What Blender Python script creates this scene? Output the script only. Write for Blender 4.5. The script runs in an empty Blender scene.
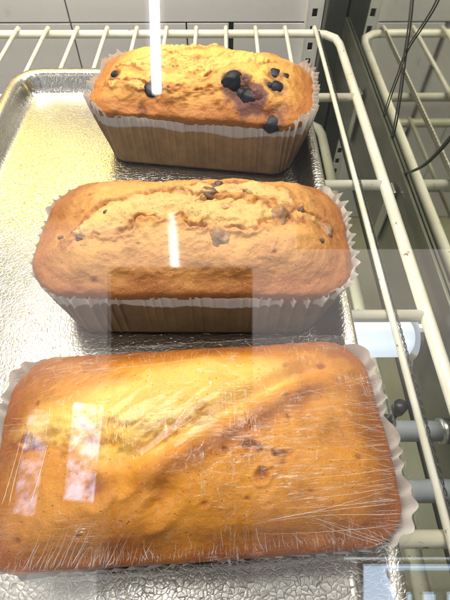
import bpy, bmesh, math, random
import numpy as np
from mathutils import Vector, noise, Matrix
from mathutils.bvhtree import BVHTree

S = bpy.context.scene
COL = S.collection
R = math.radians
random.seed(7)

# ------------------------------------------------------------------ camera
CAM = Vector((0, 0, 0.30))
PITCH, YAW, FPX = R(54.3), 0.0052, 450.0
FWD = Vector((math.sin(YAW) * math.cos(PITCH), math.cos(YAW) * math.cos(PITCH), -math.sin(PITCH)))
RGT = Vector((math.cos(YAW), -math.sin(YAW), 0))
UP = RGT.cross(FWD).normalized()
cd = bpy.data.cameras.new('camera')
cam = bpy.data.objects.new('camera', cd); COL.objects.link(cam)
cd.sensor_fit = 'HORIZONTAL'; cd.sensor_width = 36; cd.lens = 36
cd.clip_start = 0.01; cd.clip_end = 100
cam.matrix_world = Matrix(((RGT.x, UP.x, -FWD.x, CAM.x), (RGT.y, UP.y, -FWD.y, CAM.y),
                           (RGT.z, UP.z, -FWD.z, CAM.z), (0, 0, 0, 1)))
S.camera = cam

def ray(u, v):
    return (FWD + RGT * ((u - 225) / FPX) + UP * ((300 - v) / FPX)).normalized()

def at(u, v, z):
    d = ray(u, v)
    return CAM + d * ((z - CAM.z) / d.z)

# ------------------------------------------------------------------ helpers
def tag(o, label=None, cat=None, group=None, kind=None):
    if label: o['label'] = label
    if cat: o['category'] = cat
    if group: o['group'] = group
    if kind: o['kind'] = kind
    return o

def empty(name, loc, rz=0):
    o = bpy.data.objects.new(name, None); COL.objects.link(o)
    o.location = loc; o.rotation_euler = (0, 0, rz); o.empty_display_size = 0.02
    return o

def link(name, bm, mat, parent=None, smooth=True):
    me = bpy.data.meshes.new(name)
    bm.normal_update(); bm.to_mesh(me); bm.free()
    if smooth:
        for p in me.polygons: p.use_smooth = True
    me.materials.append(mat)
    o = bpy.data.objects.new(name, me); COL.objects.link(o)
    if parent: o.parent = parent
    return o

def from_np(name, verts, faces, mat, parent=None, attrs=None, smooth=True):
    me = bpy.data.meshes.new(name)
    me.from_pydata([tuple(v) for v in verts], [], faces)
    me.update()
    if smooth:
        for p in me.polygons: p.use_smooth = True
    for k, a in (attrs or {}).items():
        at_ = me.attributes.new(k, 'FLOAT', 'POINT')
        at_.data.foreach_set('value', np.asarray(a, dtype=np.float32))
    me.materials.append(mat)
    o = bpy.data.objects.new(name, me); COL.objects.link(o)
    if parent: o.parent = parent
    return o

def add_box(bm, lo, hi, bevel=0.0):
    lo, hi = Vector(lo), Vector(hi)
    m = Matrix.Translation((lo + hi) / 2) @ Matrix.Diagonal((*(hi - lo), 1))
    r = bmesh.ops.create_cube(bm, size=1, matrix=m)
    if bevel:
        es = list({e for v in r['verts'] for e in v.link_edges})
        bmesh.ops.bevel(bm, geom=es, offset=bevel, segments=2, affect='EDGES', profile=.5)

def add_tube(bm, pts, r, seg=12, cap=True):
    pts = [Vector(p) for p in pts]
    rings = []
    n0 = None
    for i, p in enumerate(pts):
        t = (pts[min(i + 1, len(pts) - 1)] - pts[max(i - 1, 0)]).normalized()
        if n0 is None:
            n0 = t.orthogonal().normalized()
        n0 = (n0 - t * n0.dot(t)).normalized()
        b = t.cross(n0)
        rr = r[i] if isinstance(r, (list, tuple)) else r
        rings.append([bm.verts.new(p + (n0 * math.cos(2 * math.pi * k / seg) + b * math.sin(2 * math.pi * k / seg)) * rr)
                      for k in range(seg)])
    for a, b in zip(rings, rings[1:]):
        for k in range(seg):
            bm.faces.new((a[k], a[(k + 1) % seg], b[(k + 1) % seg], b[k]))
    if cap:
        bm.faces.new(rings[0][::-1]); bm.faces.new(rings[-1])

def catmull(pts, n=10):
    pts = [Vector(p) for p in pts]
    P = [pts[0] * 2 - pts[1]] + pts + [pts[-1] * 2 - pts[-2]]
    out = []
    for i in range(1, len(P) - 2):
        for k in range(n):
            t = k / n
            a, b, c, d = P[i - 1], P[i], P[i + 1], P[i + 2]
            out.append(.5 * ((2 * b) + (c - a) * t + (2 * a - 5 * b + 4 * c - d) * t * t + (3 * b - a - 3 * c + d) * t ** 3))
    out.append(P[-2])
    return out

def rrect(a, b, r, n):
    """n points at equal arc length round a rounded rectangle: xy, outward normal, and arc length."""
    r = min(r, a * .98, b * .98)
    A, B = a - r, b - r
    q = math.pi * r / 2
    segs = [(2 * B, 'r'), (q, 0), (2 * A, 't'), (q, 1), (2 * B, 'l'), (q, 2), (2 * A, 'b'), (q, 3)]
    tot = sum(s[0] for s in segs)
    P, N = [], []
    for i in range(n):
        s = tot * i / n
        for L, k in segs:
            if s <= L: break
            s -= L
        f = s / L if L else 0
        if k == 'r': p, nn = (a, -B + s), (1, 0)
        elif k == 't': p, nn = (A - s, b), (0, 1)
        elif k == 'l': p, nn = (-a, B - s), (-1, 0)
        elif k == 'b': p, nn = (-A + s, -b), (0, -1)
        else:
            th = k * math.pi / 2 + f * math.pi / 2
            c = [(A, B), (-A, B), (-A, -B), (A, -B)][k]
            nn = (math.cos(th), math.sin(th)); p = (c[0] + r * nn[0], c[1] + r * nn[1])
        P.append(p); N.append(nn)
    return np.array(P), np.array(N), np.arange(n) * tot / n, tot

def sstep(x, a, b):
    t = np.clip((x - a) / (b - a), 0, 1)
    return t * t * (3 - 2 * t)

def nz(P, scale, octs=4, seed=0, h=1.0):
    return np.array([noise.fractal(Vector((p[0] * scale + seed, p[1] * scale + seed * 1.7, p[2] * scale - seed)), h, 2.0, octs) for p in P])

def ridged(P, scale, octs=4, seed=0):
    return np.array([noise.ridged_multi_fractal(Vector((p[0] * scale + seed, p[1] * scale - seed, p[2] * scale)), .9, 2.1, octs, 1.0, 2.0) for p in P])

def seg_dist(xy, poly):
    d = np.full(len(xy), 1e9); sg = np.zeros(len(xy)); tt = np.zeros(len(xy))
    for i, (p, q) in enumerate(zip(poly, poly[1:])):
        p, q = np.array(p), np.array(q); e = q - p; L = e @ e
        t = np.clip(((xy - p) @ e) / L, 0, 1)
        w = xy - (p + t[:, None] * e)
        dd = np.hypot(w[:, 0], w[:, 1])
        m = dd < d
        d[m] = dd[m]; sg[m] = np.sign(e[0] * w[m, 1] - e[1] * w[m, 0]); tt[m] = (i + t[m]) / (len(poly) - 1)
    return d, sg, tt

# ------------------------------------------------------------------ materials
class NT:
    def __init__(s, name):
        s.m = bpy.data.materials.new(name); s.m.use_nodes = True
        s.t = s.m.node_tree; s.t.nodes.clear()
        s.out = s.t.nodes.new('ShaderNodeOutputMaterial')
    def n(s, typ, ins=None, **kw):
        x = s.t.nodes.new('ShaderNode' + typ)
        for k, v in kw.items(): setattr(x, k, v)
        for k, v in (ins or {}).items(): s.set(x, k, v)
        return x
    def set(s, x, k, v):
        sock = x.inputs[k]
        if isinstance(v, bpy.types.NodeSocket): s.t.links.new(v, sock)
        elif isinstance(v, bpy.types.Node): s.t.links.new(v.outputs[0], sock)
        else: sock.default_value = v
    def mix(s, f, a, b, blend='MIX'):
        x = s.t.nodes.new('ShaderNodeMix'); x.data_type = 'RGBA'; x.blend_type = blend
        for k, v in ((0, f), (6, a), (7, b)):
            if isinstance(v, tuple) and len(v) == 3: v = (*v, 1)
            s.set(x, k, v)
        return x.outputs[2]
    def math(s, op, a, b=0.0, c=0.0):
        x = s.n('Math', operation=op)
        for i, v in enumerate((a, b, c)): s.set(x, i, v)
        return x.outputs[0]
    def ramp(s, f, stops):
        x = s.n('ValToRGB', {0: f})
        cr = x.color_ramp
        while len(cr.elements) < len(stops): cr.elements.new(.5)
        for e, (p, c) in zip(cr.elements, stops):
            e.position = p; e.color = (*c, 1) if isinstance(c, tuple) else (c, c, c, 1)
        return x.outputs[0]
    def attr(s, name): return s.n('Attribute', attribute_name=name).outputs['Fac']
    def coord(s): return s.n('TexCoord').outputs['Object']
    def noise(s, scale, detail=4, rough=.55, vec=None, dist=0):
        return s.n('TexNoise', {'Vector': vec or s.coord(), 'Scale': scale, 'Detail': detail, 'Roughness': rough, 'Distortion': dist}).outputs[0]
    def bump(s, h, strength=.3, dist=.001, normal=None):
        ins = {'Height': h, 'Strength': strength, 'Distance': dist}
        if normal: ins['Normal'] = normal
        return s.n('Bump', ins).outputs[0]
    def fresnel(s, ior, normal=None):
        # same reflectance from either side: the pane and the film are thin sheets
        bf = s.n('NewGeometry').outputs['Backfacing']
        i = s.math('MULTIPLY_ADD', bf, 1 / ior - ior, ior)
        ins = {'IOR': i}
        if normal: ins['Normal'] = normal
        return s.n('Fresnel', ins).outputs[0]
    def done(s, sh):
        s.t.links.new(sh.outputs[0] if isinstance(sh, bpy.types.Node) else sh, s.out.inputs[0]); return s.m

def bsdf(t, **k):
    names = dict(col='Base Color', rough='Roughness', metal='Metallic', nrm='Normal', spec='Specular IOR Level',
                 coat='Coat Weight', coatr='Coat Roughness', emis='Emission Color', emst='Emission Strength', sss='Subsurface Weight',
                 sssr='Subsurface Radius', ssss='Subsurface Scale', trans='Transmission Weight')
    ins = {}
    for kk, v in k.items():
        if isinstance(v, tuple) and len(v) == 3 and kk in ('col', 'emis'): v = (*v, 1)
        ins[names[kk]] = v
    return t.n('BsdfPrincipled', ins)

def simple(name, col, rough=.5, metal=0.0, var=.15, vs=60, bump=0.0, **k):
    t = NT(name)
    n = t.noise(vs, 5)
    c = t.mix(t.math('MULTIPLY', n, 1.0), tuple(x * (1 - var) for x in col), tuple(min(1, x * (1 + var)) for x in col))
    kw = dict(k)
    if bump: kw['nrm'] = t.bump(t.noise(vs * 4, 4), bump, .0006)
    return t.done(bsdf(t, col=c, rough=rough, metal=metal, **kw))

def bread(name, gold, brown, crumb, fine=1.0):
    t = NT(name)
    co = t.coord()
    big = t.noise(38, 5, .6)
    mid = t.noise(170, 5, .65)
    fin = t.noise(900, 4, .7)
    br = t.math('ADD', t.attr('brown'), t.math('MULTIPLY_ADD', big, 1.3, -.65))
    c = t.mix(t.ramp(br, [(0.05, 0.0), (.85, 1.0)]), gold, brown)
    # mottled crust: little darker freckles and pale flour flecks
    c = t.mix(t.math('MULTIPLY', t.ramp(mid, [(.50, 0.0), (.72, 1.0)]), .30), c, tuple(x * .7 for x in brown))
    c = t.mix(t.math('MULTIPLY', t.ramp(fin, [(.50, 0.0), (.75, 1.0)]), .28), c, tuple(min(1, x * 1.45) for x in gold))
    cr = t.math('ADD', t.attr('crumb'), t.math('MULTIPLY', t.math('SUBTRACT', mid, .5), t.math('MULTIPLY', t.attr('crumb'), .8)))
    cc = t.mix(t.ramp(big, [(.35, 0.0), (.65, 1.0)]), crumb, tuple(x * .80 for x in crumb))
    c = t.mix(t.ramp(cr, [(.08, 0.0), (.95, 1.0)]), c, cc)
    # fruit stains soaked into the crust
    st = t.attr('stain')
    c = t.mix(t.ramp(t.math('ADD', st, t.math('MULTIPLY_ADD', mid, .8, -.4)), [(.3, 0.0), (.8, .9)]), c, (.075, .014, .018))
    # open pores
    vo = t.n('TexVoronoi', {'Vector': co, 'Scale': 330, 'Randomness': 1.0}).outputs[0]
    pore = t.ramp(t.math('ADD', vo, t.math('MULTIPLY', mid, .35)), [(.20, 1.0), (.32, 0.0)])
    c = t.mix(t.math('MULTIPLY', pore, t.math('MULTIPLY', t.ramp(t.noise(55, 3), [(.42, .0), (.66, 1.0)]), .5)), c, tuple(x * .38 for x in brown))
    h = t.math('ADD', t.math('MULTIPLY', mid, .55), t.math('MULTIPLY', fin, .45))
    h = t.math('SUBTRACT', h, t.math('MULTIPLY', pore, .9))
    nrm = t.bump(h, .8 * fine, .0017)
    return t.done(bsdf(t, col=c, rough=.46, nrm=nrm, spec=.4, sss=.04, sssr=(.9, .4, .12), ssss=.004))

def paper(name, grease, white, dark=.70):
    t = NT(name)
    co = t.coord()
    g = t.attr('grease')
    mp = t.n('Mapping', {'Vector': co, 'Scale': (1, 1, .7)}).outputs[0]
    bl = t.noise(70, 5, .6, mp)
    sp = t.noise(420, 4, .6)
    gc = t.mix(t.ramp(bl, [(.35, 0.0), (.68, 1.0)]), grease, tuple(x * dark for x in grease))
    gc = t.mix(t.math('MULTIPLY', t.ramp(sp, [(.55, 0.0), (.7, 1.0)]), .35), gc, tuple(x * .5 for x in grease))
    wc = t.mix(t.math('MULTIPLY', bl, .35), white, tuple(x * y for x, y in zip(white, (.9, .82, .7))))
    c = t.mix(t.ramp(t.math('ADD', g, t.math('MULTIPLY_ADD', bl, .5, -.25)), [(.3, 0.0), (.62, 1.0)]), wc, gc)
    pr = bsdf(t, col=c, rough=.5, spec=.3, nrm=t.bump(t.noise(260, 4), .25, .0006))
    tr = t.n('BsdfTranslucent', {'Color': c})
    return t.done(t.n('MixShader', {0: .28, 1: pr, 2: tr}))

def tray_metal():
    t = NT('hammered_aluminium')
    co = t.coord()
    wob = t.n('TexNoise', {'Vector': co, 'Scale': 120, 'Detail': 2}).outputs[1]
    cv = t.n('VectorMath', {0: co, 1: t.n('VectorMath', {0: wob, 'Scale': .0035}, operation='SCALE').outputs[0]}, operation='ADD').outputs[0]
    fl = t.n('Mapping', {'Vector': cv, 'Scale': (1, 1, .0)}).outputs[0]
    vo = t.n('TexVoronoi', {'Vector': fl, 'Scale': 320, 'Randomness': .95}, feature='DISTANCE_TO_EDGE').outputs[0]
    h = t.ramp(vo, [(.0, 0.0), (.055, .8), (.30, 1.0)])
    gro = t.ramp(vo, [(.0, 1.0), (.06, 0.0)])
    bl = t.noise(14, 4)
    c = t.mix(bl, (.50, .48, .44), (.60, .585, .55))
    c = t.mix(t.math('MULTIPLY', gro, .35), c, (.30, .27, .22))
    r = t.math('MULTIPLY_ADD', t.noise(60, 4), .14, .17)
    return t.done(bsdf(t, col=c, metal=1.0, rough=r, nrm=t.bump(h, .34, .00045, t.bump(t.noise(900, 3), .06, .0005))))

def film():
    t = NT('cling_film')
    co = t.coord()
    m1 = t.n('Mapping', {'Vector': co, 'Scale': (260, 40, 60), 'Rotation': (0, 0, .30)}).outputs[0]
    m2 = t.n('Mapping', {'Vector': co, 'Scale': (50, 330, 60), 'Rotation': (0, 0, .42)}).outputs[0]
    n1 = t.n('TexNoise', {'Vector': m1, 'Scale': 1.0, 'Detail': 3, 'Roughness': .6, 'Distortion': .6}).outputs[0]
    n2 = t.n('TexNoise', {'Vector': m2, 'Scale': 1.0, 'Detail': 3, 'Roughness': .6, 'Distortion': .8}).outputs[0]
    sel = t.ramp(t.noise(22, 3), [(.42, 0.0), (.58, 1.0)])
    h = t.math('ADD', t.math('MULTIPLY', n1, sel), t.math('MULTIPLY', n2, t.math('SUBTRACT', 1.0, sel)))
    h = t.math('ADD', h, t.math('MULTIPLY', t.noise(60, 3), .6))
    amp = t.ramp(t.noise(16, 3), [(.40, .06), (.66, 1.0)])
    h = t.math('ADD', t.math('POWER', t.math('SUBTRACT', 1.0, t.math('ABSOLUTE', t.math('MULTIPLY_ADD', h, 2.0, -1.6))), 5.0), t.math('MULTIPLY', h, .3))
    nrm = t.bump(t.math('MULTIPLY', h, amp), .55, .0013)
    def creases(sx, sy, rot, msk, lo, seed):
        mp = t.n('Mapping', {'Vector': co, 'Scale': (sx, sy, 40), 'Rotation': (0, 0, rot), 'Location': (seed, seed * .7, 0)}).outputs[0]
        nn = t.n('TexNoise', {'Vector': mp, 'Scale': 1.0, 'Detail': 2, 'Roughness': .5, 'Distortion': .35}).outputs[0]
        ln = t.ramp(t.math('ABSOLUTE', t.math('SUBTRACT', nn, .5)), [(.0, 1.0), (.022, 0.0)])
        mk = t.ramp(t.n('TexNoise', {'Vector': co, 'Scale': msk, 'Detail': 3, 'W': seed}, noise_dimensions='4D').outputs[0], [(lo, 0.0), (lo + .07, 1.0)])
        return t.math('MULTIPLY', ln, mk)
    c1 = creases(330, 26, .12, 20, .54, 1.0)
    c2 = creases(26, 420, .25, 19, .53, 4.0)
    c3 = creases(240, 24, -.75, 24, .56, 9.0)
    c4 = creases(28, 300, -.45, 17, .56, 13.0)
    cr = t.math('MAXIMUM', t.math('MAXIMUM', c1, c2), t.math('MAXIMUM', c3, c4))
    cn = t.bump(cr, .7, .0008, nrm)
    fr = t.fresnel(1.42, nrm)
    gl = t.n('BsdfGlossy', {'Color': (1, 1, 1, 1), 'Roughness': .06, 'Normal': nrm})
    tr = t.n('BsdfTransparent', {'Color': (.985, .985, .98, 1)})
    base = t.n('MixShader', {0: t.math('MINIMUM', t.math('MULTIPLY', fr, .62), .35), 1: tr, 2: gl})
    milky = t.n('MixShader', {0: .45, 1: t.n('BsdfDiffuse', {'Color': (.92, .92, .9, 1), 'Normal': cn}), 2: t.n('BsdfGlossy', {'Color': (1, 1, 1, 1), 'Roughness': .22, 'Normal': cn})})
    return t.done(t.n('MixShader', {0: t.math('MULTIPLY', cr, .30), 1: base, 2: milky}))

def pane_glass():
    t = NT('display_glass')
    fr = t.fresnel(1.5)
    gl = t.n('BsdfGlossy', {'Color': (1, 1, 1, 1), 'Roughness': 0.0})
    tr = t.n('BsdfTransparent', {'Color': (.985, .99, .985, 1)})
    return t.done(t.n('MixShader', {0: fr, 1: tr, 2: gl}))

def enamel(name, col, chip=(.20, .11, .05), amt=.635):
    t = NT(name)
    n = t.noise(90, 6, .7)
    d = t.noise(28, 4)
    c = t.mix(t.ramp(d, [(.35, 0.0), (.75, 1.0)]), col, tuple(x * y for x, y in zip(col, (.86, .82, .70))))
    c = t.mix(t.ramp(n, [(amt, 0.0), (amt + .04, 1.0)]), c, chip)
    return t.done(bsdf(t, col=c, rough=.32, spec=.5, nrm=t.bump(n, .15, .0008)))

def mirror_steel():
    t = NT('scuffed_mirror_steel')
    co = t.coord()
    m = t.n('Mapping', {'Vector': co, 'Scale': (1, 3, 14)}).outputs[0]
    s1 = t.noise(9, 6, .7, m)
    s2 = t.noise(50, 5, .7)
    c = t.mix(s1, (.54, .56, .48), (.70, .71, .63))
    c = t.mix(t.math('MULTIPLY', t.ramp(s2, [(.6, 0.0), (.72, 1.0)]), .5), c, (.3, .3, .22))
    r = t.math('MULTIPLY_ADD', s2, .09, .0)
    return t.done(bsdf(t, col=c, metal=1.0, rough=r, nrm=t.bump(t.noise(5, 2), .02, .002)))

def tile_wall():
    t = NT('grey_wall_panel')
    n = t.noise(7, 5, .6); f = t.noise(260, 3)
    c = t.mix(n, (.60, .585, .59), (.70, .69, .685))
    c = t.mix(t.math('MULTIPLY', t.ramp(t.noise(35, 5, .7), [(.58, 0.0), (.75, 1.0)]), .35), c, (.36, .33, .29))
    return t.done(bsdf(t, col=c, rough=.38, nrm=t.bump(f, .1, .0005)))

M = dict(
    cake1=bread('blueberry_crust', (.78, .44, .095), (.42, .145, .024), (.86, .56, .16)),
    cake2=bread('walnut_crust', (.63, .325, .085), (.33, .112, .024), (.74, .50, .20)),
    cake3=bread('plain_crust', (.62, .245, .014), (.29, .075, .006), (.90, .58, .12), .8),
    paper1=paper('baked_paper', (.66, .42, .20), (.92, .90, .86)),
    paper2=paper('dark_baked_paper', (.36, .22, .11), (.92, .90, .88)),
    paper3=paper('wrapped_paper', (.55, .36, .18), (.95, .94, .92)),
    berry=simple('blueberry_skin', (.004, .0035, .009), .42, 0, .8, 260, .35, spec=.22),
    jam=simple('burst_berry', (.085, .016, .014), .4, 0, .7, 220, .6),
    walnut=simple('walnut_meat', (.27, .145, .065), .5, 0, .6, 160, .8),
    darknut=simple('toasted_walnut', (.10, .05, .028), .5, 0, .6, 160, .8),
    palenut=simple('pale_walnut', (.46, .30, .13), .5, 0, .35, 160, .6),
    tray=tray_metal(), film=film(), glass=pane_glass(), mirror=mirror_steel(), tile=tile_wall(),
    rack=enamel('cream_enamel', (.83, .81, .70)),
    dimrack=enamel('shaded_olive_enamel', (.46, .47, .36), amt=.64),  # rack enamel turned olive, putting the dimness below into its colour
    joint=simple('dark_joint', (.03, .028, .03), .8),
    darkstrip=simple('dark_green_gap', (.045, .05, .042), .35, 0, .5, 20),
    olive=simple('olive_floor', (.34, .33, .22), .35, 0, .45, 9, .3),
    darkband=simple('olive_dark_band', (.105, .11, .075), .28, .5, .7, 12, .3),
    steel=simple('brushed_steel', (.55, .55, .52), .3, 1.0, .2, 40),
    white=simple('white_metal', (.74, .74, .70), .35, 0, .1, 30),
    black=simple('black_rubber', (.012, .012, .013), .4),
    cable=simple('dark_cable', (.025, .024, .02), .45),
    orange=simple('orange_plastic', (.75, .22, .03), .35),
    pipe=simple('grey_blue_pipe', (.62, .68, .72), .3, 0, .2, 30),
    lens=simple('lens_glass', (.02, .02, .03), .05),
)
t = NT('film_crease')
M['crease'] = t.done(t.n('MixShader', {0: .42, 1: t.n('BsdfTransparent', {'Color': (1, 1, 1, 1)}), 2: bsdf(t, col=(.92, .92, .90), rough=.14, spec=.8)}))
t = NT('lit_tube'); M['tube'] = t.done(bsdf(t, col=(.8, .86, .92), rough=.3, emis=(.74, .86, 1.0), emst=.8))

# ------------------------------------------------------------------ loaves
class Loaf:
    def __init__(s, name, label, cat, cx, cy, rot, a, b, rim, crown, seed, r=.028, p=3.0):
        s.root = tag(empty(name, (cx, cy, 0.0012), rot), label, cat)
        s.cx, s.cy, s.rot, s.a, s.b, s.rim, s.crown, s.seed, s.r, s.p = cx, cy, rot, a, b, rim, crown, seed, r, p
    def local(s, u, v, z=.074):
        if getattr(s, 'bvh', None):
            h = hit(s, u, v)[0]
            if h is not None: return (h.x, h.y)
        p = at(u, v, z)
        x, y = p.x - s.cx, p.y - s.cy
        c, n = math.cos(-s.rot), math.sin(-s.rot)
        return (x * c - y * n, x * n + y * c)
    def base(s, n=380, ns=16, nt=120, off=0.0, inset=.013, skew=0.0):
        V = []
        P, N, arc, tot = rrect(s.a, s.b, s.r, n)
        zs = []
        for k in range(ns):                       # sides
            f = k / ns
            d = -inset * (1 - f) ** 1.25
            z = .003 + (s.rim - .003) * f
            V.append(np.c_[P + N * (d * (.32 + .68 * np.abs(N[:, :1])) + off), np.full(n, z)])
        for k in range(nt):                       # crown
            f = k / nt
            q = 1 - f ** 1.35 if f > 0 else 1.0
            q = math.cos(f * math.pi / 2) * .55 + (1 - f) * .45
            xy = P * q * (1 + off / s.b * q)
            Y = xy[:, 1] / s.b
            F = (1 - min(1, q) ** s.p) ** .54
            z = s.rim + s.crown * F * (.72 + .28 * (1 - Y * Y)) + s.crown * .08 * F * np.cos(2.5 * xy[:, 0] / s.a) + off * (1 - q * .5)
            # rounded shoulder that hangs a little over the paper
            bulge = .0035 * math.exp(-((f - .05) / .07) ** 2)
            V.append(np.c_[xy + N * bulge, z])
        V = np.concatenate(V)
        m = ns + nt
        F = []
        for j in range(m - 1):
            for i in range(n):
                i2 = (i + 1) % n
                F.append((j * n + i, j * n + i2, (j + 1) * n + i2, (j + 1) * n + i))
        top = len(V)
        V = np.r_[V, [[0, 0, V[-n:, 2].mean()]]]
        for i in range(n): F.append(((m - 1) * n + i, (m - 1) * n + (i + 1) % n, top))
        bot = len(V)
        V = np.r_[V, [[0, 0, .003]]]
        for i in range(n): F.append((i, bot, (i + 1) % n))
        return V, F, n, ns, nt

def vnormals(V, F):
    N = np.zeros_like(V)
    Q = np.array([f for f in F if len(f) == 4]); T = np.array([f for f in F if len(f) == 3])
    fn = np.cross(V[Q[:, 2]] - V[Q[:, 0]], V[Q[:, 3]] - V[Q[:, 1]])
    for k in range(4): np.add.at(N, Q[:, k], fn)
    fn = np.cross(V[T[:, 1]] - V[T[:, 0]], V[T[:, 2]] - V[T[:, 0]])
    for k in range(3): np.add.at(N, T[:, k], fn)
    return N / (np.linalg.norm(N, axis=1)[:, None] + 1e-12)

def bake(L, mat, cracks, lumps=.0025, pits=(), name='cake', rimbrown=.55, fine=1.0, plateau=None, ridge=None):
    V, F, n, ns, nt = L.base()
    L.bvh = BVHTree.FromPolygons([Vector(p) for p in V], F)
    N = vnormals(V, F)
    xy = V[:, :2]
    topm = sstep(V[:, 2], L.rim - .004, L.rim + .012)
    d = lumps * nz(V, 30, 4, L.seed) * (.4 + .6 * topm) + fine * (.0007 * nz(V, 120, 4, L.seed + 3) + .00035 * nz(V, 420, 3, L.seed + 9))
    crumb = np.zeros(len(V))
    rel = (V[:, 2] - L.rim) / L.crown
    brown = np.clip(1.15 - rel * 1.15, 0, 1) * rimbrown + .12 * nz(V, 22, 4, L.seed + 5)
    wob = nz(V, 55, 5, L.seed + 11) * .0055
    wob2 = nz(V, 190, 4, L.seed + 15) * .0022
    rough = ridged(V, 130, 4, L.seed + 2)
    rough = (rough - rough.mean()) / (rough.std() + 1e-9)
    lump2 = nz(V, 85, 3, L.seed + 21)
    for c in cracks:
        poly = [L.local(*p) for p in c['px']]
        dist, sg, tt = seg_dist(xy, poly)
        dd = np.maximum(dist + wob + wob2, 0)
        taper = np.clip(np.minimum(tt, 1 - tt) / .16, .12, 1)
        w = c['w'] * taper
        inside = (1 - sstep(dd, w * .72, w * 1.08)) * topm
        d += inside * (c.get('bulge', 0) + c.get('rough', .0011) * (rough * .5 + lump2 * 1.5))
        # lips: torn crust edges stand proud and leave a narrow cleft, darkened by the brown mask
        lip = np.exp(-((dd - w * 1.18) / (.0022)) ** 2) * topm
        d += lip * c.get('lip', .0011)
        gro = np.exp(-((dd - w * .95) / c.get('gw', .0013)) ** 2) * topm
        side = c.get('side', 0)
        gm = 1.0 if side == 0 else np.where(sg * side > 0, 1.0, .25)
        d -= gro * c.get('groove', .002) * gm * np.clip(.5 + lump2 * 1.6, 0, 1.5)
        soft = (1 - sstep(dd + .25 * w * lump2, w * .35, w * 1.2)) * topm
        crumb = np.maximum(crumb, soft * c.get('crumb', 1))
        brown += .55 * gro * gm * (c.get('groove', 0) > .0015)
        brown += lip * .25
    if plateau:                                  # a pale smooth field where the crust opened early
        pp = np.array([L.local(*q) for q in plateau]); inn = np.zeros(len(V), bool)
        for p, q in zip(pp, np.roll(pp, -1, 0)):
            c_ = ((p[1] > xy[:, 1]) != (q[1] > xy[:, 1])) & (xy[:, 0] < (q[0] - p[0]) * (xy[:, 1] - p[1]) / (q[1] - p[1] + 1e-12) + p[0])
            inn ^= c_
        dd, _, _ = seg_dist(xy, [tuple(p) for p in pp] + [tuple(pp[0])])
        sd = np.where(inn, dd, -dd) + wob * .6
        f_ = sstep(sd, -.005, .009) * topm
        crumb = np.maximum(crumb, f_ * (.85 + .25 * nz(V, 40, 3, L.seed + 31)))
        d -= .0012 * f_
    if ridge:                                    # a long soft fold of crust that rolls over beside the pale field
        dd, sg, tt = seg_dist(xy, [L.local(*q) for q in ridge])
        tp = np.clip(np.minimum(tt, 1 - tt) / .2, 0, 1)
        d += .0022 * tp * np.exp(-((dd * np.where(sg > 0, 1, -1) + .0035) / .0052) ** 2) * topm
        d -= .0070 * tp * np.exp(-((dd * np.where(sg > 0, 1, -1) - .0062) / .0055) ** 2) * topm
        brown += .7 * tp * np.exp(-((dd * np.where(sg > 0, 1, -1) + .0075) / .006) ** 2)  # the fold's shadow line, put into the crust as brown
    stain = np.zeros(len(V))
    for (u, v, rad, dep, sta) in pits:
        px, py = L.local(u, v, L.rim + L.crown * .7)
        r_ = np.hypot(xy[:, 0] - px, xy[:, 1] - py) + wob * .5
        d -= dep * np.exp(-(r_ / rad) ** 2) * topm
        d += dep * .35 * np.exp(-((r_ - rad * 1.7) / (rad * .5)) ** 2) * topm
        if sta < 0: brown += -sta * np.exp(-(r_ / rad) ** 2)
        stain = np.maximum(stain, max(sta, 0) * (1 - sstep(r_, rad * .9, rad * 2.0)))
    # small air holes
    rnd = random.Random(L.seed)
    for _ in range(26):
        px, py = rnd.uniform(-.85, .85) * L.a, rnd.uniform(-.95, .7) * L.b
        rr = rnd.uniform(.0006, .0015)
        r_ = np.hypot((xy[:, 0] - px) * rnd.uniform(.6, 1), xy[:, 1] - py)
        d -= 1.1 * rr * np.exp(-(r_ / rr) ** 2) * topm
        brown += .7 * np.exp(-(r_ / rr) ** 2) * topm
    V2 = V + N * d[:, None]
    L.bvh = BVHTree.FromPolygons([Vector(p) for p in V2], F)
    L.V2, L.F = V2, F
    return from_np(name, V2, F, mat, L.root, dict(crumb=crumb, brown=brown, stain=stain))

def hit(L, u, v):
    c, n = math.cos(-L.rot), math.sin(-L.rot)
    o = CAM - Vector((L.cx, L.cy, .0012)); dr = ray(u, v)
    rot = lambda q: Vector((q.x * c - q.y * n, q.x * n + q.y * c, q.z))
    loc, nor, i, dist = L.bvh.ray_cast(rot(o), rot(dr))
    return loc, nor

def lump(L, name, u, v, sx, sy, sz, mat, seed, sink=.35, rough=.35, sub=4, rz=0.0):
    loc, nor = hit(L, u, v)
    if loc is None: return None
    bm = bmesh.new()
    bmesh.ops.create_icosphere(bm, subdivisions=sub, radius=1)
    for vv in bm.verts:
        p = vv.co.copy()
        k = 1 + rough * (noise.fractal(p * 1.1 + Vector((seed, 0, seed)), 1, 2, 2)) + rough * .18 * (abs(noise.noise(p * 2.6 + Vector((0, seed, 0)))) - .3)
        vv.co = Vector((p.x * sx * k, p.y * sy * k, p.z * sz * k))
    q = nor.to_track_quat('Z', 'Y').to_matrix().to_4x4() @ Matrix.Rotation(rz, 4, 'Z')
    bmesh.ops.transform(bm, matrix=Matrix.Translation(loc - nor * sz * sink) @ q, verts=bm.verts)
    for f in bm.faces: f.smooth = True
    return link(name, bm, mat, L.root)

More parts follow.
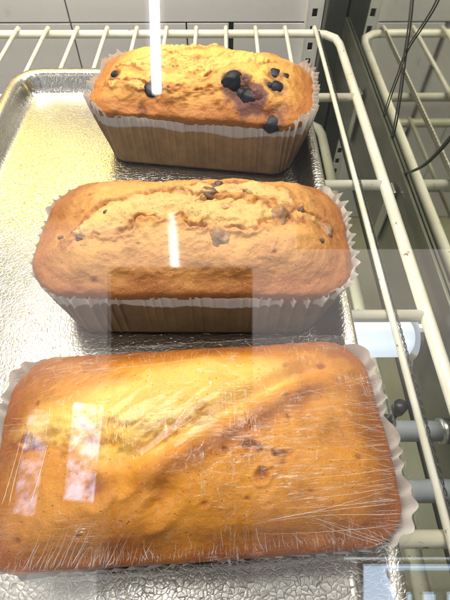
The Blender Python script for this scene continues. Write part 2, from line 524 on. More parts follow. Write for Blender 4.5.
def liner(L, mat, lipend=.012, lipside=.003, pleat_end=.0022, pleat_side=.0004, flare=.007, pitch=.0085, edge=.82, seed=0, frontpl=0.0, soft=False, left=.4, name='paper_liner'):
    n = 900
    a, b = L.a, L.b
    P, N, arc, tot = rrect(a, b, L.r, n)
    m = 26
    endness = sstep(np.abs(N[:, 0]), .05, .75)
    jit4 = np.array([noise.noise(Vector((x * 14, seed + 15, 2))) for x in arc])
    lf = np.where(P[:, 0] < 0, 1 - (1 - left) * sstep(-N[:, 0], .3, .8), 1.0)
    tri = lambda s: 2 * np.abs(2 * (s - np.floor(s + .5))) - 1
    jit = np.array([noise.noise(Vector((x * 60, seed, 0))) for x in arc])
    jit2 = np.array([noise.noise(Vector((x * 25, seed + 5, 0))) for x in arc])
    jit3 = np.array([noise.noise(Vector((x * 130, seed + 9, 0))) for x in arc])
    fold = np.tanh(1.6 * (tri(arc / pitch + jit * 1.1 + jit2 * .8) - .5) * 2) * (.75 + .9 * jit2) + .5 * jit3
    if soft: fold = (np.sin(2 * math.pi * (arc / pitch + jit * .8 + jit2)) * .8 + .3 * jit3) * (.8 + .8 * jit2)
    tip = np.array([noise.noise(Vector((x * 170, seed + 2, 4))) for x in arc])
    V, G = [], []
    for k in range(m):
        f = k / (m - 1)
        lip = L.rim + lipside * (1 + .7 * jit2) + .0022 * jit4 + .0010 * jit3 * jit2 + lipend * endness * lf * (1 + .5 * jit) + fold * .0005 * endness + tip * .0009
        z = .0008 + (lip - .0008) * f
        zr = z / L.rim
        base_d = -.013 * np.clip(1 - zr, 0, 1) ** 1.25 + .0022
        over = np.clip((zr - .86) / .35, 0, 1)
        d = (base_d - .0022) * (.32 + .68 * np.abs(N[:, 0])) + .0022 + flare * over ** 1.5 * (.35 + .65 * endness * lf) * (1 + .5 * jit2)
        amp = (pleat_end * endness * lf + (pleat_side + frontpl * np.exp(-((np.abs(P[:, 0]) - a * .8) / (a * .22)) ** 2)) * (1 - endness)) * (.30 + .9 * zr)
        d = d + fold * amp + (.0007 * jit + .0005 * jit3 * (1 - endness)) * zr
        xy = P + N * d[:, None]
        V.append(np.c_[xy, z])
        G.append(1 - sstep(zr, edge + .10 * jit2 - .10, edge + .10 * jit2 + .04))
    # closed foot: fold under
    V.insert(0, np.c_[V[0][:, :2] * .97, np.full(n, .0004)]); G.insert(0, G[0])
    V = np.concatenate(V); G = np.concatenate(G); m += 1
    F = [(j * n + i, j * n + (i + 1) % n, (j + 1) * n + (i + 1) % n, (j + 1) * n + i) for j in range(m - 1) for i in range(n)]
    return from_np(name, V, F, mat, L.root, dict(grease=G))

# --- blueberry loaf (far)
L1 = Loaf('blueberry_loaf', 'golden blueberry loaf with dark berries in pale paper, at the tray back', 'loaf cake',
          -.019, .432, R(-8.0), .106, .052, .054, .033, 3)
berries = [(236, 85, .0080), (246, 97, .0076), (228, 80, .0046), (240, 94, .0050), (275, 74, .0055), (279, 88, .0055), (270, 86, .0036), (273, 122, .0062), (286, 76, .003),
           (153, 88, .0052), (115, 75, .0042), (146, 133, .0035), (240, 70, .0028), (120, 143, .003)]
bake(L1, M['cake1'], [
    dict(px=[(104, 84), (130, 82), (160, 88), (190, 92), (222, 86), (248, 80)], w=.0022, crumb=.55, groove=.0036, lip=.0022, side=1, gw=.0018),
    dict(px=[(120, 66), (165, 62), (205, 66), (240, 60), (275, 62)], w=.011, crumb=.62, bulge=.0018, rough=.0018, groove=.002),
    dict(px=[(160, 52), (200, 48), (240, 50)], w=.006, crumb=.6, bulge=.0012, rough=.0016, groove=.0016)],
    lumps=.003, pits=[(u, v, r_ * 1.25, .0020, .85 if i in (0, 1, 2) else .62) for i, (u, v, r_) in enumerate(berries[:12])] + [(256, 96, .0085, .0010, .9), (283, 108, .004, .0006, .5), (197, 60, .005, .001, .4)],
    rimbrown=1.25)
for i, (u, v, r_) in enumerate(berries[:12]):
    lump(L1, 'blueberry', u, v, r_ * 1.5, r_ * 1.4, r_ * .95, M['berry'], i * 3.1, .66, .11, 5)
lump(L1, 'burst_berry_skin', 258, 98, .0055, .0085, .003, M['jam'], 77.0, .55, .22, 5, .5)
liner(L1, M['paper1'], lipend=.012, lipside=.0010, left=.85, pleat_end=.0026, pleat_side=.0004, flare=.0024, edge=.86, pitch=.0072, seed=2, frontpl=.0002)

# --- walnut loaf (middle)
L2 = Loaf('walnut_loaf', 'brown walnut loaf with a pale split top and chopped nuts, between the other two loaves', 'loaf cake',
          -.0215, .2345, R(-.6), .1105, .053, .050, .034, 11, .030)
nuts = [(210, 199, .0085, .006, 'darknut'), (216, 184, .0065, .0052, 'darknut'), (222, 237, .0100, .0088, 'walnut'), (279, 216, .0095, .0078, 'walnut'),
        (326, 227, .0105, .0062, 'walnut'), (236, 188, .006, .004, 'palenut'), (250, 193, .006, .003, 'palenut'), (226, 207, .0045, .003, 'palenut'),
        (81, 236, .0032, .003, 'darknut'), (61, 238, .003, .003, 'darknut'), (105, 212, .002, .002, 'darknut'), (302, 211, .003, .0026, 'darknut'), (322, 240, .0022, .002, 'darknut')]
bake(L2, M['cake2'], [
    dict(px=[(72, 232), (105, 218), (150, 204), (200, 208), (250, 212), (285, 216)], w=.0130, crumb=.72, bulge=.0008, rough=.0009, groove=.0036, lip=.0020),
    dict(px=[(180, 190), (220, 188), (262, 192), (300, 206)], w=.009, crumb=.60, bulge=.001, rough=.0008, groove=.002),
    dict(px=[(290, 214), (312, 218), (335, 232)], w=.0045, crumb=.35, bulge=0, rough=.0013, groove=.003),
    dict(px=[(58, 250), (70, 238), (82, 222)], w=.0015, crumb=.2, groove=.0025, lip=.001)],
    lumps=.0026, pits=[(u, v, max(a, b) * 1.05, .0016, 0) for (u, v, a, b, m) in nuts[:9]], rimbrown=1.1)
for i, (u, v, a_, b_, m_) in enumerate(nuts):
    lump(L2, 'walnut_piece', u, v, a_, b_, min(a_, b_) * .95, M[m_], i * 4.1 + 2.7, .58, .30, 5, i * 1.3)
liner(L2, M['paper2'], lipend=.006, lipside=.0026, pleat_end=.0017, pleat_side=.0005, flare=.0042, pitch=.0085, edge=.84, seed=9, frontpl=.0022, left=.55)

# --- wrapped plain loaf (near)
L3 = Loaf('wrapped_loaf', 'plain golden loaf tightly covered in shiny clear plastic wrap, nearest the front of the tray', 'loaf cake',
          -.0165, .0805, R(3.6), .1025, .0545, .049, .031, 23, .021, 4.6)
bake(L3, M['cake3'], [
    dict(px=[(10, 446), (50, 437), (90, 434), (130, 430), (165, 424), (200, 412)], w=.0022, crumb=.4, rough=.0006, groove=.0060, gw=.0030, lip=.0014),
    dict(px=[(243, 441), (256, 448), (272, 452), (292, 453)], w=.0010, crumb=.1, rough=.0006, groove=.0030, gw=.0022, lip=.0012)],
    lumps=.0012, rimbrown=1.1, fine=.5,
    plateau=[(12, 432), (40, 404), (90, 388), (140, 368), (190, 358), (250, 356), (300, 364), (302, 378), (252, 403), (203, 430), (155, 457), (118, 476), (90, 470), (60, 455)],
    ridge=[(112, 482), (150, 461), (202, 433), (252, 405), (300, 380), (340, 372)],
    pits=[(95, 492, .0045, .0022, 0), (128, 484, .004, .0014, 0), (162, 497, .006, .0022, 0), (150, 512, .004, .0012, 0), (310, 400, .006, .0010, 0), (340, 440, .007, .0012, 0), (250, 446, .0030, .0026, -.8), (276, 453, .0026, .0024, -.8), (263, 473, .0022, .0024, -.9), (272, 469, .0016, .0016, -.7), (95, 491, .003, .001, -.6), (161, 496, .004, .001, -.5)])
liner(L3, M['paper3'], lipend=.008, lipside=.0015, pleat_end=.0011, pleat_side=.0009, flare=.0040, soft=True, left=1.0, pitch=.0098, edge=.30, seed=17, frontpl=.0012)

def wrap():
    V, F, n, ns, nt = L3.base(n=520, ns=26, nt=120, off=.0036, inset=.009)
    N = vnormals(V, F)
    x, y, z = V[:, 0], V[:, 1], V[:, 2]
    side = 1 - sstep(z, L3.rim - .006, L3.rim + .010)
    P = np.c_[x, y, z]
    ang = np.arctan2(y / L3.b, x / L3.a)
    d = .0007 * nz(P, 26, 3, 41)
    # stretched pleats running down the sides and tucked under
    s = np.array([noise.noise(Vector((a_ * 26, zz * 18, 3.0))) for a_, zz in zip(ang, z)])
    s2 = np.array([noise.noise(Vector((a_ * 70, zz * 10, 7.0))) for a_, zz in zip(ang, z)])
    d += side * (.0020 * s + .0011 * (1 - 2 * np.abs(s2)))
    # long tension creases over the top
    q = np.c_[x * .55 - y * .83, x * .83 + y * .55, z]
    cr = np.array([noise.noise(Vector((a_ * 120, b_ * 9, 1.0))) for a_, b_, _ in q])
    d += (1 - side) * .00055 * (1 - 2.2 * np.abs(cr))
    V2 = V + N * d[:, None]
    # the gathered edge spreads out a little on the tray
    foot = (1 - sstep(z, .0, .016))
    V2[:, :2] += N[:, :2] * (foot * (.0075 + .004 * s + .0035 * s2))[:, None]
    V2[:, 2] = np.maximum(V2[:, 2] + foot * .0012 * (1 + s2), .0012)
    F = [f for f in F if not (len(f) == 3 and f[1] == len(V) - 1)]
    o = from_np('plastic_wrap', V2, F, M['film'], L3.root)
    # folds of the film: thin raised creases fanning out where it is pulled tight
    bvh = BVHTree.FromPolygons([Vector(p) for p in V2], F)
    rnd = random.Random(5)
    c, n_ = math.cos(-L3.rot), math.sin(-L3.rot)
    rot = lambda q: Vector((q.x * c - q.y * n_, q.x * n_ + q.y * c, q.z))
    org = rot(CAM - Vector((L3.cx, L3.cy, .0012)))
    bm = bmesh.new()
    def fold(u0, v0, u1, v1, r=.00022, bend=2.0):
        L_ = math.hypot(u1 - u0, v1 - v0); k = max(5, int(L_ / 3.5)); b_ = rnd.uniform(-bend, bend)
        px, py = -(v1 - v0) / L_, (u1 - u0) / L_
        pts, rr = [], []
        for i in range(k + 1):
            f = i / k
            w_ = b_ * math.sin(math.pi * f) + rnd.uniform(-.25, .25)
            loc, nor, ix, ds = bvh.ray_cast(org, rot(ray(u0 + (u1 - u0) * f + px * w_, v0 + (v1 - v0) * f + py * w_)))
            if loc is None: continue
            if nor.dot(org - loc) < 0: nor = -nor
            pts.append(loc + nor * .00008); rr.append(r * .8 * (.12 + .88 * (1 - f) ** .8 * min(1, f * 8 + .3)) * rnd.uniform(.6, 1.1))
        if len(pts) > 3: add_tube(bm, pts, rr, 5)
    U = rnd.uniform
    for i in range(24):
        q_ = U(.25, 1.25)
        fold(22 + 4 * i + U(-2, 2), 570 + U(-3, 1) - .1 * i, 22 + 4 * i + 20 * q_ + U(-1.5, 1.5), 569 - 44 * q_, U(.00008, .00034))
    for i in range(18): fold(92 + 4 * i + U(-2, 2), 566 - .3 * i + U(-3, 1), 92 + 4 * i + 5 - .6 * i + U(-1, 1), 566 - U(8, 28), U(.00008, .00032))
    for i in range(22): fold(96 + 3.4 * i + U(-1, 1), 408 - .3 * i + U(-6, 5), 95 + 3.4 * i + U(-1, 2), 440 - .4 * i + U(-7, 4), U(.00007, .0002), 1)
    for i in range(17):
        a = R(84 - 4.6 * i + U(-2, 2)); r0, r1 = U(14, 26), U(42, 62)
        fold(166 + r0 * math.cos(a), 440 - r0 * math.sin(a), 166 + r1 * math.cos(a), 440 - r1 * math.sin(a) * .85, U(.00008, .00022), 1.5)
    for i in range(14): fold(150 + 6 * i + U(-2, 2), 388 - 1.0 * i + U(-4, 4), 158 + 6 * i + U(-2, 4), 388 - 1.4 * i - U(9, 22), U(.00007, .00016), 1)
    for i in range(7): fold(398 - 2 * i, 470 + 9 * i + U(-3, 3), 300 - 8 * i + U(-20, 20), 478 + 9.2 * i + U(-4, 4), U(.00008, .0002), 4)
    for i in range(4): fold(395 - 5 * i + U(-3, 3), 545 - .3 * i, 330 - 14 * i + U(-10, 10), 512 + U(-6, 8), U(.0001, .00022), 3)
    for i in range(9): fold(378, 384 + 9 * i + U(-3, 3), 318 + U(-25, 25), 366 + 9 * i + U(-3, 3), U(.00006, .00014), 3)
    for i in range(40):
        x_, y_ = U(230, 375), U(385, 470); fold(x_, y_, x_ + U(14, 36), y_ - U(1, 6), U(.00005, .00013), 1)
    for i in range(26):
        x_, y_ = U(12, 115), U(372, 404); fold(x_, y_, x_ + U(10, 26), y_ - U(7, 14), U(.00004, .0001), 1.5)
    for i in range(14):
        x_, y_ = U(0, 90), U(418, 432); fold(x_, y_, x_ + U(20, 40), y_ - U(-1, 3), U(.00004, .0001), 1)
    for x0_ in (2, 9, 30): fold(x0_, 505, x0_ + 22, 425, .0003, 2)
    fold(20, 448, 210, 398, .00012, 8); fold(60, 372, 240, 352, .00014, 5); fold(380, 372, 250, 400, .00012, 5); fold(268, 520, 392, 488, .00020, 4)
    for i in range(10): fold(8 + 36 * i + U(-8, 8), 566 - 2.8 * i + U(-4, 2), 8 + 36 * i + 8 - 1.6 * i + U(-2, 2), 566 - 2.8 * i - U(8, 18), U(.0001, .00026), 1)
    for i in range(90):
        f = i / 89; u_, v_ = 4 + 396 * f, 571 - 36 * f ** 1.3
        fold(u_ + U(-2, 2), v_ + U(-2, 3), u_ + 7 - 13 * f + U(-1.5, 1.5), v_ - U(5, 20) * (1.2 - .5 * f), U(.00006, .00026), 1)
    for i in range(46):
        f = i / 45; u_, v_ = 372 + 30 * f, 372 + 158 * f
        fold(u_ + U(0, 3), v_ + U(-2, 2), u_ - U(8, 34), v_ + U(-6, 5), U(.00005, .00020), 1)
    for i in range(60):
        f = i / 59; u_, v_ = 30 + 320 * f, 368 - 22 * math.sin(f * 1.6)
        fold(u_, v_ + U(-2, 1), u_ + U(-8, 10), v_ + U(5, 15), U(.00004, .00013), 1)
    zz = [(148, 368), (151, 374), (147, 380), (152, 386), (149, 393), (153, 400)]  # bright crumpled highlight, drawn as a zigzag of white folds
    for a, b in zip(zz, zz[1:]): fold(*a, *b, .0003, 1)
    me2 = bpy.data.meshes.new('folds'); bm.to_mesh(me2); bm.free()
    for p in me2.polygons: p.use_smooth = True
    me2.materials.append(M['film']); me2.materials.append(M['crease'])
    bm = bmesh.new(); bm.from_mesh(o.data); nf = len(bm.faces); bm.from_mesh(me2); bm.faces.ensure_lookup_table()
    for f in bm.faces[nf:]: f.material_index = 1
    bm.to_mesh(o.data); bm.free(); bpy.data.meshes.remove(me2); o.data.materials.append(M['crease'])
    return o
wrap()

# ------------------------------------------------------------------ tray
def tray():
    x0, x1, y0, y1 = -.252, .0965, -.055, .548
    cx, cy = (x0 + x1) / 2, (y0 + y1) / 2
    A, B = (x1 - x0) / 2, (y1 - y0) / 2
    prof = [(-.060, 0), (-.026, 0), (-.0225, .0006), (-.0200, .0026), (-.0175, .0075), (-.0140, .0165), (-.0118, .0205), (-.0098, .0220), (-.0062, .0226),
            (-.0028, .0224), (-.0008, .0212), (0, .0194), (-.0008, .0178), (-.0022, .0174)]
    n = 240
    V = []
    for d, z in prof:
        r = max(.012, .036 + d)
        P, N, arc, tot = rrect(A + d, B + d, r, n)
        V.append(np.c_[P, np.full(n, z)])
    V = np.concatenate(V)
    F = [(j * n + i, j * n + (i + 1) % n, (j + 1) * n + (i + 1) % n, (j + 1) * n + i) for j in range(len(prof) - 1) for i in range(n)]
    F = [f[::-1] for f in F]
    F.append(tuple(range(n)))
    o = from_np('baking_tray', V, F, M['tray'])
    o.location = (cx, cy, 0)
    # sheet thickness
    so = o.modifiers.new('thickness', 'SOLIDIFY'); so.thickness = .0012; so.offset = -1
    return tag(o, 'large silver baking tray with a pebbled hammered surface, under the three loaves', 'tray')
tray()

# ------------------------------------------------------------------ wire racks
def rack(z, mat, label, Yb=.715, Xr=.170, Xl=-.56, Yf=-.16, dx=.044, x_first=.137, wires=True, ro=.0057):
    root = tag(empty('wire_rack', ((Xr + Xl) / 2, (Yb + Yf) / 2, z)), label, 'wire rack', 'wire racks of the display case')
    ox, oy = (Xr + Xl) / 2, (Yb + Yf) / 2
    bm = bmesh.new()
    P, N, arc, tot = rrect((Xr - Xl) / 2, (Yb - Yf) / 2, .03, 160)
    pts = [Vector((p[0], p[1], -.0125)) for p in P]; pts += [pts[0], pts[1]]
    add_tube(bm, pts, ro, 14, cap=False)
    link('rail', bm, mat, root)
    for yy in (.543, .375, .209, .042, -.09):
        bm = bmesh.new()
        add_tube(bm, [(Xl - ox + .002, yy - oy, -.0135), (Xr - ox - .002, yy - oy, -.0135)], .0054, 12)
        link('cross_bar', bm, mat, root)
    x = x_first
    while wires and x > Xl + .02:
        bm = bmesh.new()
        add_tube(bm, [(x - ox, Yf - oy - .003, -.0055), (x - ox, 0, -.0045), (x - ox, Yb - oy - .006, -.0045), (x - ox, Yb - oy + .0035, -.0055), (x - ox, Yb - oy + .0062, -.0095)], [.0028, .0028, .0028, .0034, .0040], 10)
        link('wire', bm, mat, root)
        x -= dx
    return root
rack(-.0014, M['rack'], 'cream enamelled wire rack carrying the baking tray, with rounded corner beside the steel side panel')
rack(-.150, M['dimrack'], 'wire rack lower down, coloured dull olive for the shade under the tray', dx=.088, ro=.0075)

# ------------------------------------------------------------------ walls of the case
bw = tag(empty('back_wall', (0, .78, -.45)), 'pale grey panelled wall with thin dark joints, behind the rack at the top', 'wall')
def panel(x0, x1, z0, z1):
    bm = bmesh.new(); add_box(bm, (x0, 0, z0 + .45), (x1, .012, z1 + .45), .0008); link('wall_panel', bm, M['tile'], bw, False)
g = .0011
panel(-.9, -.243 - g, -.0255 + g, 1.0); panel(-.243 + g, .152, -.0255 + g, 1.0)
panel(-.9, -.243 - g, -.45, -.0255 - g); panel(-.243 + g, -.058 - g, -.45, -.0255 - g)
panel(-.058 + g, .014 - .004, -.45, -.0255 - g); panel(.014 + .004, .152, -.45, -.0255 - g)
bm = bmesh.new(); add_box(bm, (-.9, .010, 0), (.187, .022, 1.45)); link('joint_backing', bm, M['joint'], bw, False)

st = tag(empty('slotted_upright', (.143, .78, -.45)), 'white slotted metal upright standing in the far corner beside the mirror-like side panel', 'shelf upright')
bm = bmesh.new()
add_box(bm, (-.0125, -.014, 0), (-.0095, 0, 1.45)); add_box(bm, (.0095, -.014, 0), (.0125, 0, 1.45))
link('side_flange', bm, M['white'], st, False)
bm = bmesh.new()
zz = 0.0
while zz < 1.45:
    add_box(bm, (-.0093, -.0138, zz), (.0093, -.0118, zz + .013))
    add_box(bm, (-.0093, -.0137, zz + .0131), (-.004, -.0119, zz + .0249))
    add_box(bm, (.004, -.0137, zz + .0131), (.0093, -.0119, zz + .0249))
    zz += .025
link('slotted_face', bm, M['white'], st, False)
bm = bmesh.new(); add_box(bm, (-.0092, -.006, 0), (.0092, -.002, 1.45)); link('slot_backing', bm, M['joint'], st, False)

bm = bmesh.new(); add_box(bm, (.1565, .742, -.45), (.1872, .781, 1.0), .002)  # dark strip put in for the dark gap in the corner
tag(link('corner_gap_strip', bm, M['darkstrip'], None, False), 'dark green strip standing for the dark gap in the far corner next to the slotted upright', 'corner strip')

sp = tag(empty('steel_wall', (.188, .28, -.45)), 'scuffed mirror-like steel side panel that reflects the rack, along the right of the rack', 'wall')
bm = bmesh.new()
gl = lambda y: .2035 + .718 * (y - .069) + .45 - .006      # the sheet stops short of the sloping glass
prof = [(-.18, 0), (.79, 0), (.79, gl(.79)), (-.18, gl(-.18))]
fa = [bm.verts.new((0, y - .28, z)) for y, z in prof]; fb = [bm.verts.new((.012, y - .28, z)) for y, z in prof]
bm.faces.new(fa[::-1]); bm.faces.new(fb)
for k in range(4): bm.faces.new((fa[k], fa[(k + 1) % 4], fb[(k + 1) % 4], fb[k]))
bmesh.ops.recalc_face_normals(bm, faces=bm.faces)
link('steel_sheet', bm, M['mirror'], sp, False)
bm = bmesh.new(); add_box(bm, (-.0035, -.44, .33), (-.0003, .459, .4495), .0008); link('dark_band_strip', bm, M['darkband'], sp, False)  # strip added to make the dark band between rail and mirrored rail

bm = bmesh.new(); add_box(bm, (-.95, -.5, -.47), (.187, .80, -.452))
tag(link('case_floor', bm, M['olive'], None, False), kind='structure')

# clips that hold the rack to the side panel
for i, (Y, lab) in enumerate(((.375, 'thin steel hanging clip below the middle of the right rack rail'), (.565, 'thin steel hanging clip below the far end of the right rack rail'))):
    c = tag(empty('rack_clip', (.181, Y, -.02)), lab, 'clip', 'clips of the rack rail')
    bm = bmesh.new(); add_box(bm, (-.0012, -.008, -.075), (.0012, .008, .002), .0005); link('strap', bm, M['steel'], c, False)
    bm = bmesh.new(); add_tube(bm, [(-.0012, 0, -.010), (-.006, 0, -.012), (-.0085, 0, -.006)], .0022, 8); link('hook', bm, M['steel'], c)

# ------------------------------------------------------------------ lamp tube and fittings under the rack
lt = tag(empty('lamp_tube', (.02, .211, -.052)), 'pale blue-white lamp tube with riveted metal end plate, slung under the rack', 'lamp')
bm = bmesh.new()
add_tube(bm, [(-.35, 0, 0), (.140, 0, 0), (.1455, 0, 0), (.149, 0, 0)], [.0185, .0185, .0172, .0125], 40)
link('tube', bm, M['tube'], lt)
bm = bmesh.new()
ep = [Vector((.1500, .021 * math.cos(a), .021 * math.sin(a))) for a in np.linspace(0, 2 * math.pi, 37)[:-1]]
ep = [Vector((p.x, p.y - (.016 if p.z < -.008 else 0), p.z - (.016 if p.z < -.008 else 0))) for p in ep]
f0 = [bm.verts.new(p) for p in ep]; f1 = [bm.verts.new(p + Vector((.003, 0, 0))) for p in ep]
bm.faces.new(f0[::-1]); bm.faces.new(f1)
for k in range(len(ep)): bm.faces.new((f0[k], f0[(k + 1) % len(ep)], f1[(k + 1) % len(ep)], f1[k]))
pl = link('end_plate', bm, M['steel'], lt, False)
for dy, dz in ((-.006, -.014), (-.018, -.024)):
    bm = bmesh.new(); bmesh.ops.create_icosphere(bm, subdivisions=3, radius=.0022, matrix=Matrix.Translation((.1495, dy, dz)))
    link('rivet', bm, M['white'], pl)

for Y, Z, lab in ((at(424, 431, -.062).y, -.062, 'upper of two pale pipes seen through the right gap below the rack'), (at(424, 491, -.062).y, -.062, 'lower of two pale pipes seen through the right gap below the rack')):
    p = tag(empty('pale_pipe', (0, Y, Z)), lab, 'pipe', 'pale pipes under the rack')
    bm = bmesh.new(); add_tube(bm, [(-.4, 0, 0), (.181, 0, 0)], .0085, 20); link('pipe', bm, M['pipe'], p)
    for x in (.176, ):
        bm = bmesh.new(); add_tube(bm, [(x, 0, 0), (x + .007, 0, 0)], .0105, 20); link('collar', bm, M['steel'], p)

kb = tag(empty('black_knob', tuple(at(386, 424, -.045))), 'small black rubber knob hanging below the tray edge beside the wrapped loaf', 'knob')
bm = bmesh.new(); add_tube(bm, [(0, 0, .030), (0, 0, .008), (0, 0, .004), (0, 0, -.006), (0, 0, -.012), (0, 0, -.015)], [.003, .003, .0068, .0075, .006, .002], 24); link('grip', bm, M['black'], kb)
bm = bmesh.new(); add_tube(bm, [(0, 0, .0285), (0, 0, .0375)], .005, 16); link('nut', bm, M['black'], kb)

pk = tag(empty('orange_tub', tuple(at(418, 402, -.16) - Vector((0, 0, .05)))), 'orange tub just visible on the lower level through the right gap', 'tub')
bm = bmesh.new(); add_tube(bm, [(0, 0, 0), (0, 0, .002), (0, 0, .05)], [.008, .009, .011], 28); link('body', bm, M['orange'], pk)
bm = bmesh.new(); add_tube(bm, [(0, 0, .0502), (0, 0, .055), (0, 0, .056)], [.0118, .0118, .0105], 28); link('lid', bm, M['orange'], pk)

# ------------------------------------------------------------------ cables against the side panel
def on_panel(u, v, x=.1835):
    d = ray(u, v); return CAM + d * ((x - CAM.x) / d.x)
def cable(px, lab, r=.0010):
    bm = bmesh.new(); add_tube(bm, catmull([on_panel(u, v, .1868) for u, v in px], 12), r, 8)
    o = link('cable', bm, M['cable']); tag(o, lab, 'cable', 'cables hanging on the side panel')
cable([(413, -25), (409, 20), (404, 55), (399, 95), (393, 130), (384, 160), (379, 168), (386, 173), (400, 174), (418, 168), (434, 155), (452, 134), (470, 110)], 'dark cable hanging down the side panel and looping off to the right', .0009)
cable([(446, -25), (434, 5), (420, 28), (406, 50), (397, 75), (388, 100), (380, 128), (377, 150)], 'dark cable slanting down from the upper right across the others', .0007)

bm = bmesh.new()  # shadow line beside the last wire, built as two thin black strands
for ph_ in (0, math.pi):
    add_tube(bm, [(.1372 + .0007 * math.cos(k * .9 + ph_) + .0022, -.12 + k * .0019, -.0016 + .0007 * math.sin(k * .9 + ph_)) for k in range(430)], .0005, 6)
tag(link('wire_shadow_line', bm, M['black']), 'thin black line standing for the shadow along the rightmost wire of the upper rack', 'shadow line')

# ------------------------------------------------------------------ glass pane in front
DG = .1125
gp = CAM + FWD * DG
bm = bmesh.new()
gm = Matrix(((RGT.x, UP.x, FWD.x, gp.x), (RGT.y, UP.y, FWD.y, gp.y), (RGT.z, UP.z, FWD.z, gp.z), (0, 0, 0, 1)))
add_box(bm, (-.45, -.15, 0), (.180, .34, .004))
o = link('glass_pane', bm, M['glass'], None, False); o.matrix_world = gm
tag(o, 'clear sloping glass pane in front of the loaves, carrying faint room reflections', 'glass pane')

# the phone that took the picture: seen as the dark rectangle mirrored in the glass
ph = empty('phone', CAM); ph.matrix_world = Matrix(((RGT.x, UP.x, FWD.x, CAM.x), (RGT.y, UP.y, FWD.y, CAM.y), (RGT.z, UP.z, FWD.z, CAM.z), (0, 0, 0, 1)))
tag(ph, 'dark upright phone mirrored as a black rectangle in the glass', 'phone')
bm = bmesh.new(); add_box(bm, (-.061, -.150, -.013), (.0145, .0175, -.005), .003); link('phone_body', bm, M['black'], ph, False)
bm = bmesh.new(); add_box(bm, (-.020, -.030, -.0049), (.010, .012, -.0035), .0006); cb = link('camera_bump', bm, M['black'], ph, False)
bm = bmesh.new(); add_tube(bm, [(0, 0, -.0035), (0, 0, -.0022)], .006, 24); link('lens', bm, M['lens'], cb)

# a small table in front of the window behind the viewer, seen mirrored low in the glass
def behind(u, v, back):
    A = 2 * DG + back
    return (u - 225) / FPX * A, (300 - v) / FPX * A
tb = empty('side_table', CAM - FWD * .70)
tb.matrix_world = Matrix(((RGT.x, UP.x, FWD.x, 0), (RGT.y, UP.y, FWD.y, 0), (RGT.z, UP.z, FWD.z, 0), (0, 0, 0, 1)))
tb.location = CAM - FWD * .70
tag(tb, 'small brown table by a bright window, mirrored low at the right of the glass', 'table')
def tbox(name, u0, u1, v0, v1, mat, d=.02):
    x0, y0 = behind(u0, v1, .70); x1, y1 = behind(u1, v0, .70)
    bm = bmesh.new(); add_box(bm, (x0, y0, -d), (x1, y1, d), .001); link(name, bm, mat, tb, False)
M['brownwood'] = simple('brown_wood', (.30, .20, .12), .4)
tbox('table_top', 392, 470, 579, 585, M['white'], .03)
tbox('rail', 396, 470, 585.2, 588, M['brownwood'])
for u0, u1 in ((399, 404), (416, 420), (440, 444)): tbox('leg', u0, u1, 588.2, 660, M['brownwood'])

# ------------------------------------------------------------------ lamps
def area(name, loc, target, sx, sy, radiance, col):
    l = bpy.data.lights.new(name, 'AREA'); l.shape = 'RECTANGLE'; l.size = sx; l.size_y = sy
    l.energy = radiance * math.pi * sx * sy; l.color = col
    o = bpy.data.objects.new(name, l); COL.objects.link(o)
    d = (Vector(target) - Vector(loc)).normalized()
    o.matrix_world = Matrix.Translation(loc) @ d.to_track_quat('-Z', 'Y').to_matrix().to_4x4()
    return o
def mirrored(name, u0, u1, v0, v1, back, radiance, col, tilt=0.0, leaves=False, prof=None):
    """a lamp or window behind the viewer, at the place where the glass mirrors it"""
    A = 2 * DG + back
    c = CAM - FWD * back + RGT * (((u0 + u1) / 2 - 225) / FPX * A) + UP * ((300 - (v0 + v1) / 2) / FPX * A)
    sx, sy = (u1 - u0) / FPX * A, (v1 - v0) / FPX * A
    l = bpy.data.lights.new(name, 'AREA'); l.shape = 'RECTANGLE'; l.size = sx; l.size_y = sy
    l.energy = radiance * math.pi * sx * sy; l.color = col
    o = bpy.data.objects.new(name, l); COL.objects.link(o)
    rot = Matrix(((RGT.x, UP.x, -FWD.x), (RGT.y, UP.y, -FWD.y), (RGT.z, UP.z, -FWD.z))) @ Matrix.Rotation(tilt, 3, 'Z')
    o.matrix_world = Matrix.Translation(c) @ rot.to_4x4()
    if prof:                                     # brightness ramp over the panel: soft streak edges, fading room veil
        l.use_nodes = True; nt = l.node_tree; em = nt.nodes['Emission']
        g = nt.nodes.new('ShaderNodeNewGeometry'); sx_ = nt.nodes.new('ShaderNodeSeparateXYZ'); nt.links.new(g.outputs['Parametric'], sx_.inputs[0])
        prev = None
        for ax, stops in prof.items():
            cr = nt.nodes.new('ShaderNodeValToRGB'); e = cr.color_ramp
            while len(e.elements) < len(stops): e.elements.new(.5)
            for el, (p, v) in zip(e.elements, stops): el.position = p; el.color = (v, v, v, 1)
            nt.links.new(sx_.outputs[ax], cr.inputs[0])
            if prev:
                m = nt.nodes.new('ShaderNodeMath'); m.operation = 'MULTIPLY'; nt.links.new(prev, m.inputs[0]); nt.links.new(cr.outputs[0], m.inputs[1]); prev = m.outputs[0]
            else: prev = cr.outputs[0]
        nt.links.new(prev, em.inputs['Strength'])
    if leaves:                                   # a window with trees outside
        l.use_nodes = True; nt = l.node_tree; em = nt.nodes['Emission']
        g = nt.nodes.new('ShaderNodeNewGeometry'); nn = nt.nodes.new('ShaderNodeTexNoise'); cr = nt.nodes.new('ShaderNodeValToRGB')
        nn.inputs['Scale'].default_value = 34; nn.inputs['Detail'].default_value = 5; nn.inputs['Roughness'].default_value = .65
        cr.color_ramp.elements[0].position = .43; cr.color_ramp.elements[0].color = (.10, .10, .12, 1); cr.color_ramp.elements[1].position = .62
        nt.links.new(g.outputs['Position'], nn.inputs['Vector']); nt.links.new(nn.outputs[0], cr.inputs[0]); nt.links.new(cr.outputs[0], em.inputs[0])
    return o
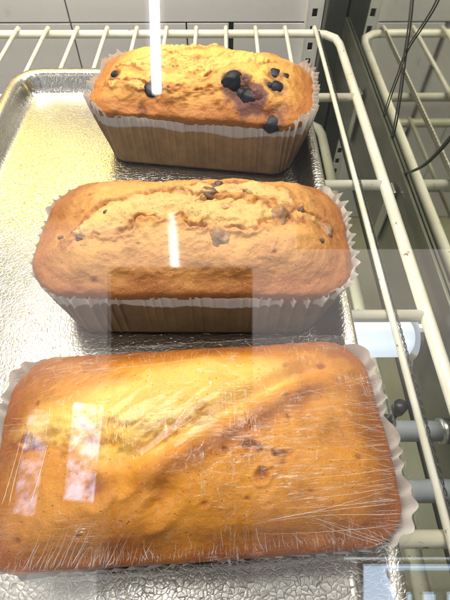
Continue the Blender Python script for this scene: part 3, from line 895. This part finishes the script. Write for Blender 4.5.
area('case_lamp_warm', (-.30, .745, .30), (-.17, .30, 0), .34, .16, 4.6, (1.0, .68, .05))
area('case_lamp_back', (-.22, .62, .58), (-.10, .25, 0), .50, .18, 1.6, (1.0, .93, .80))
area('case_lamp_white', (-.05, .47, .88), (-.03, .20, 0), .90, .30, 17, (1.0, .94, .84))
area('ceiling_light', (-.10, .78, 2.2), (-.10, .70, 0), 2.2, 1.25, 2.4, (1.0, .96, .90))
area('side_fill_lamp', (-.95, -.35, .50), (0, .15, .03), .55, .60, 2.6, (1.0, .95, .88))  # added fill light, out of view, for the near loaf and front faces
area('lower_fill_lamp', (-.02, .25, -.055), (.10, .2, -.4), .2, .2, 8, (1.0, .97, .84))  # added fill light that brightens the space below the rack
mirrored('room_glow', -260, 700, 249, 760, .75, 1.5, (1.0, .88, .84), prof={1: [(0, .06), (.66, .08), (.86, .98), (1.0, 1.0)]})
mirrored('room_glow_top', -260, 297, 220, 249, .75, 1.5, (1.0, .88, .84), prof={1: [(0, 1.0), (.6, .9), (1.0, .1)]})
mirrored('bright_line_strip', 345, 520, 559.3, 561.6, .75, 8, (.9, .95, 1.0))  # thin light strip added to draw the bright line in the glass
mirrored('ceiling_tube_one', 143, 165, -120, 95, 1.1, 60, (1, .98, .95), R(1.5), prof={0: [(0, 0), (.24, .04), (.34, .6), (.45, 1.0), (.6, .8), (.74, .04), (1, 0)], 1: [(0, 0), (.03, .9), (.94, .9), (1, 0)]})
mirrored('ceiling_tube_two', 162, 185, 210, 285, 1.1, 26, (1, .98, .95), R(4), prof={0: [(0, 0), (.24, .04), (.36, .35), (.55, 1.0), (.66, .3), (.78, .03), (1, 0)], 1: [(0, 1), (.6, .8), (.92, .35), (1, 0)]})
mirrored('window_one', 68, 98, 404, 502, .7, 9, (.46, .62, 1.0), R(-6), True)
mirrored('window_two', 20, 42, 410, 516, .7, 6, (.46, .62, 1.0), R(-9), True)
mirrored('window_three', 364, 520, 566, 680, .85, 7, (.60, .76, 1.0))
mirrored('window_four', -60, 96, 572, 680, .7, 1.6, (1, .96, .90))

w = bpy.data.worlds.new('World'); S.world = w; w.use_nodes = True
w.node_tree.nodes['Background'].inputs[0].default_value = (.80, .82, .86, 1)
w.node_tree.nodes['Background'].inputs[1].default_value = .20

S.render.engine = 'CYCLES'
S.cycles.use_denoising = True
S.cycles.max_bounces = 8; S.cycles.transparent_max_bounces = 24; S.cycles.caustics_reflective = False; S.cycles.caustics_refractive = False
S.cycles.sample_clamp_indirect = 6
S.view_settings.view_transform = 'Standard'; S.view_settings.look = 'None'
S.view_settings.exposure = 0; S.view_settings.gamma = 1
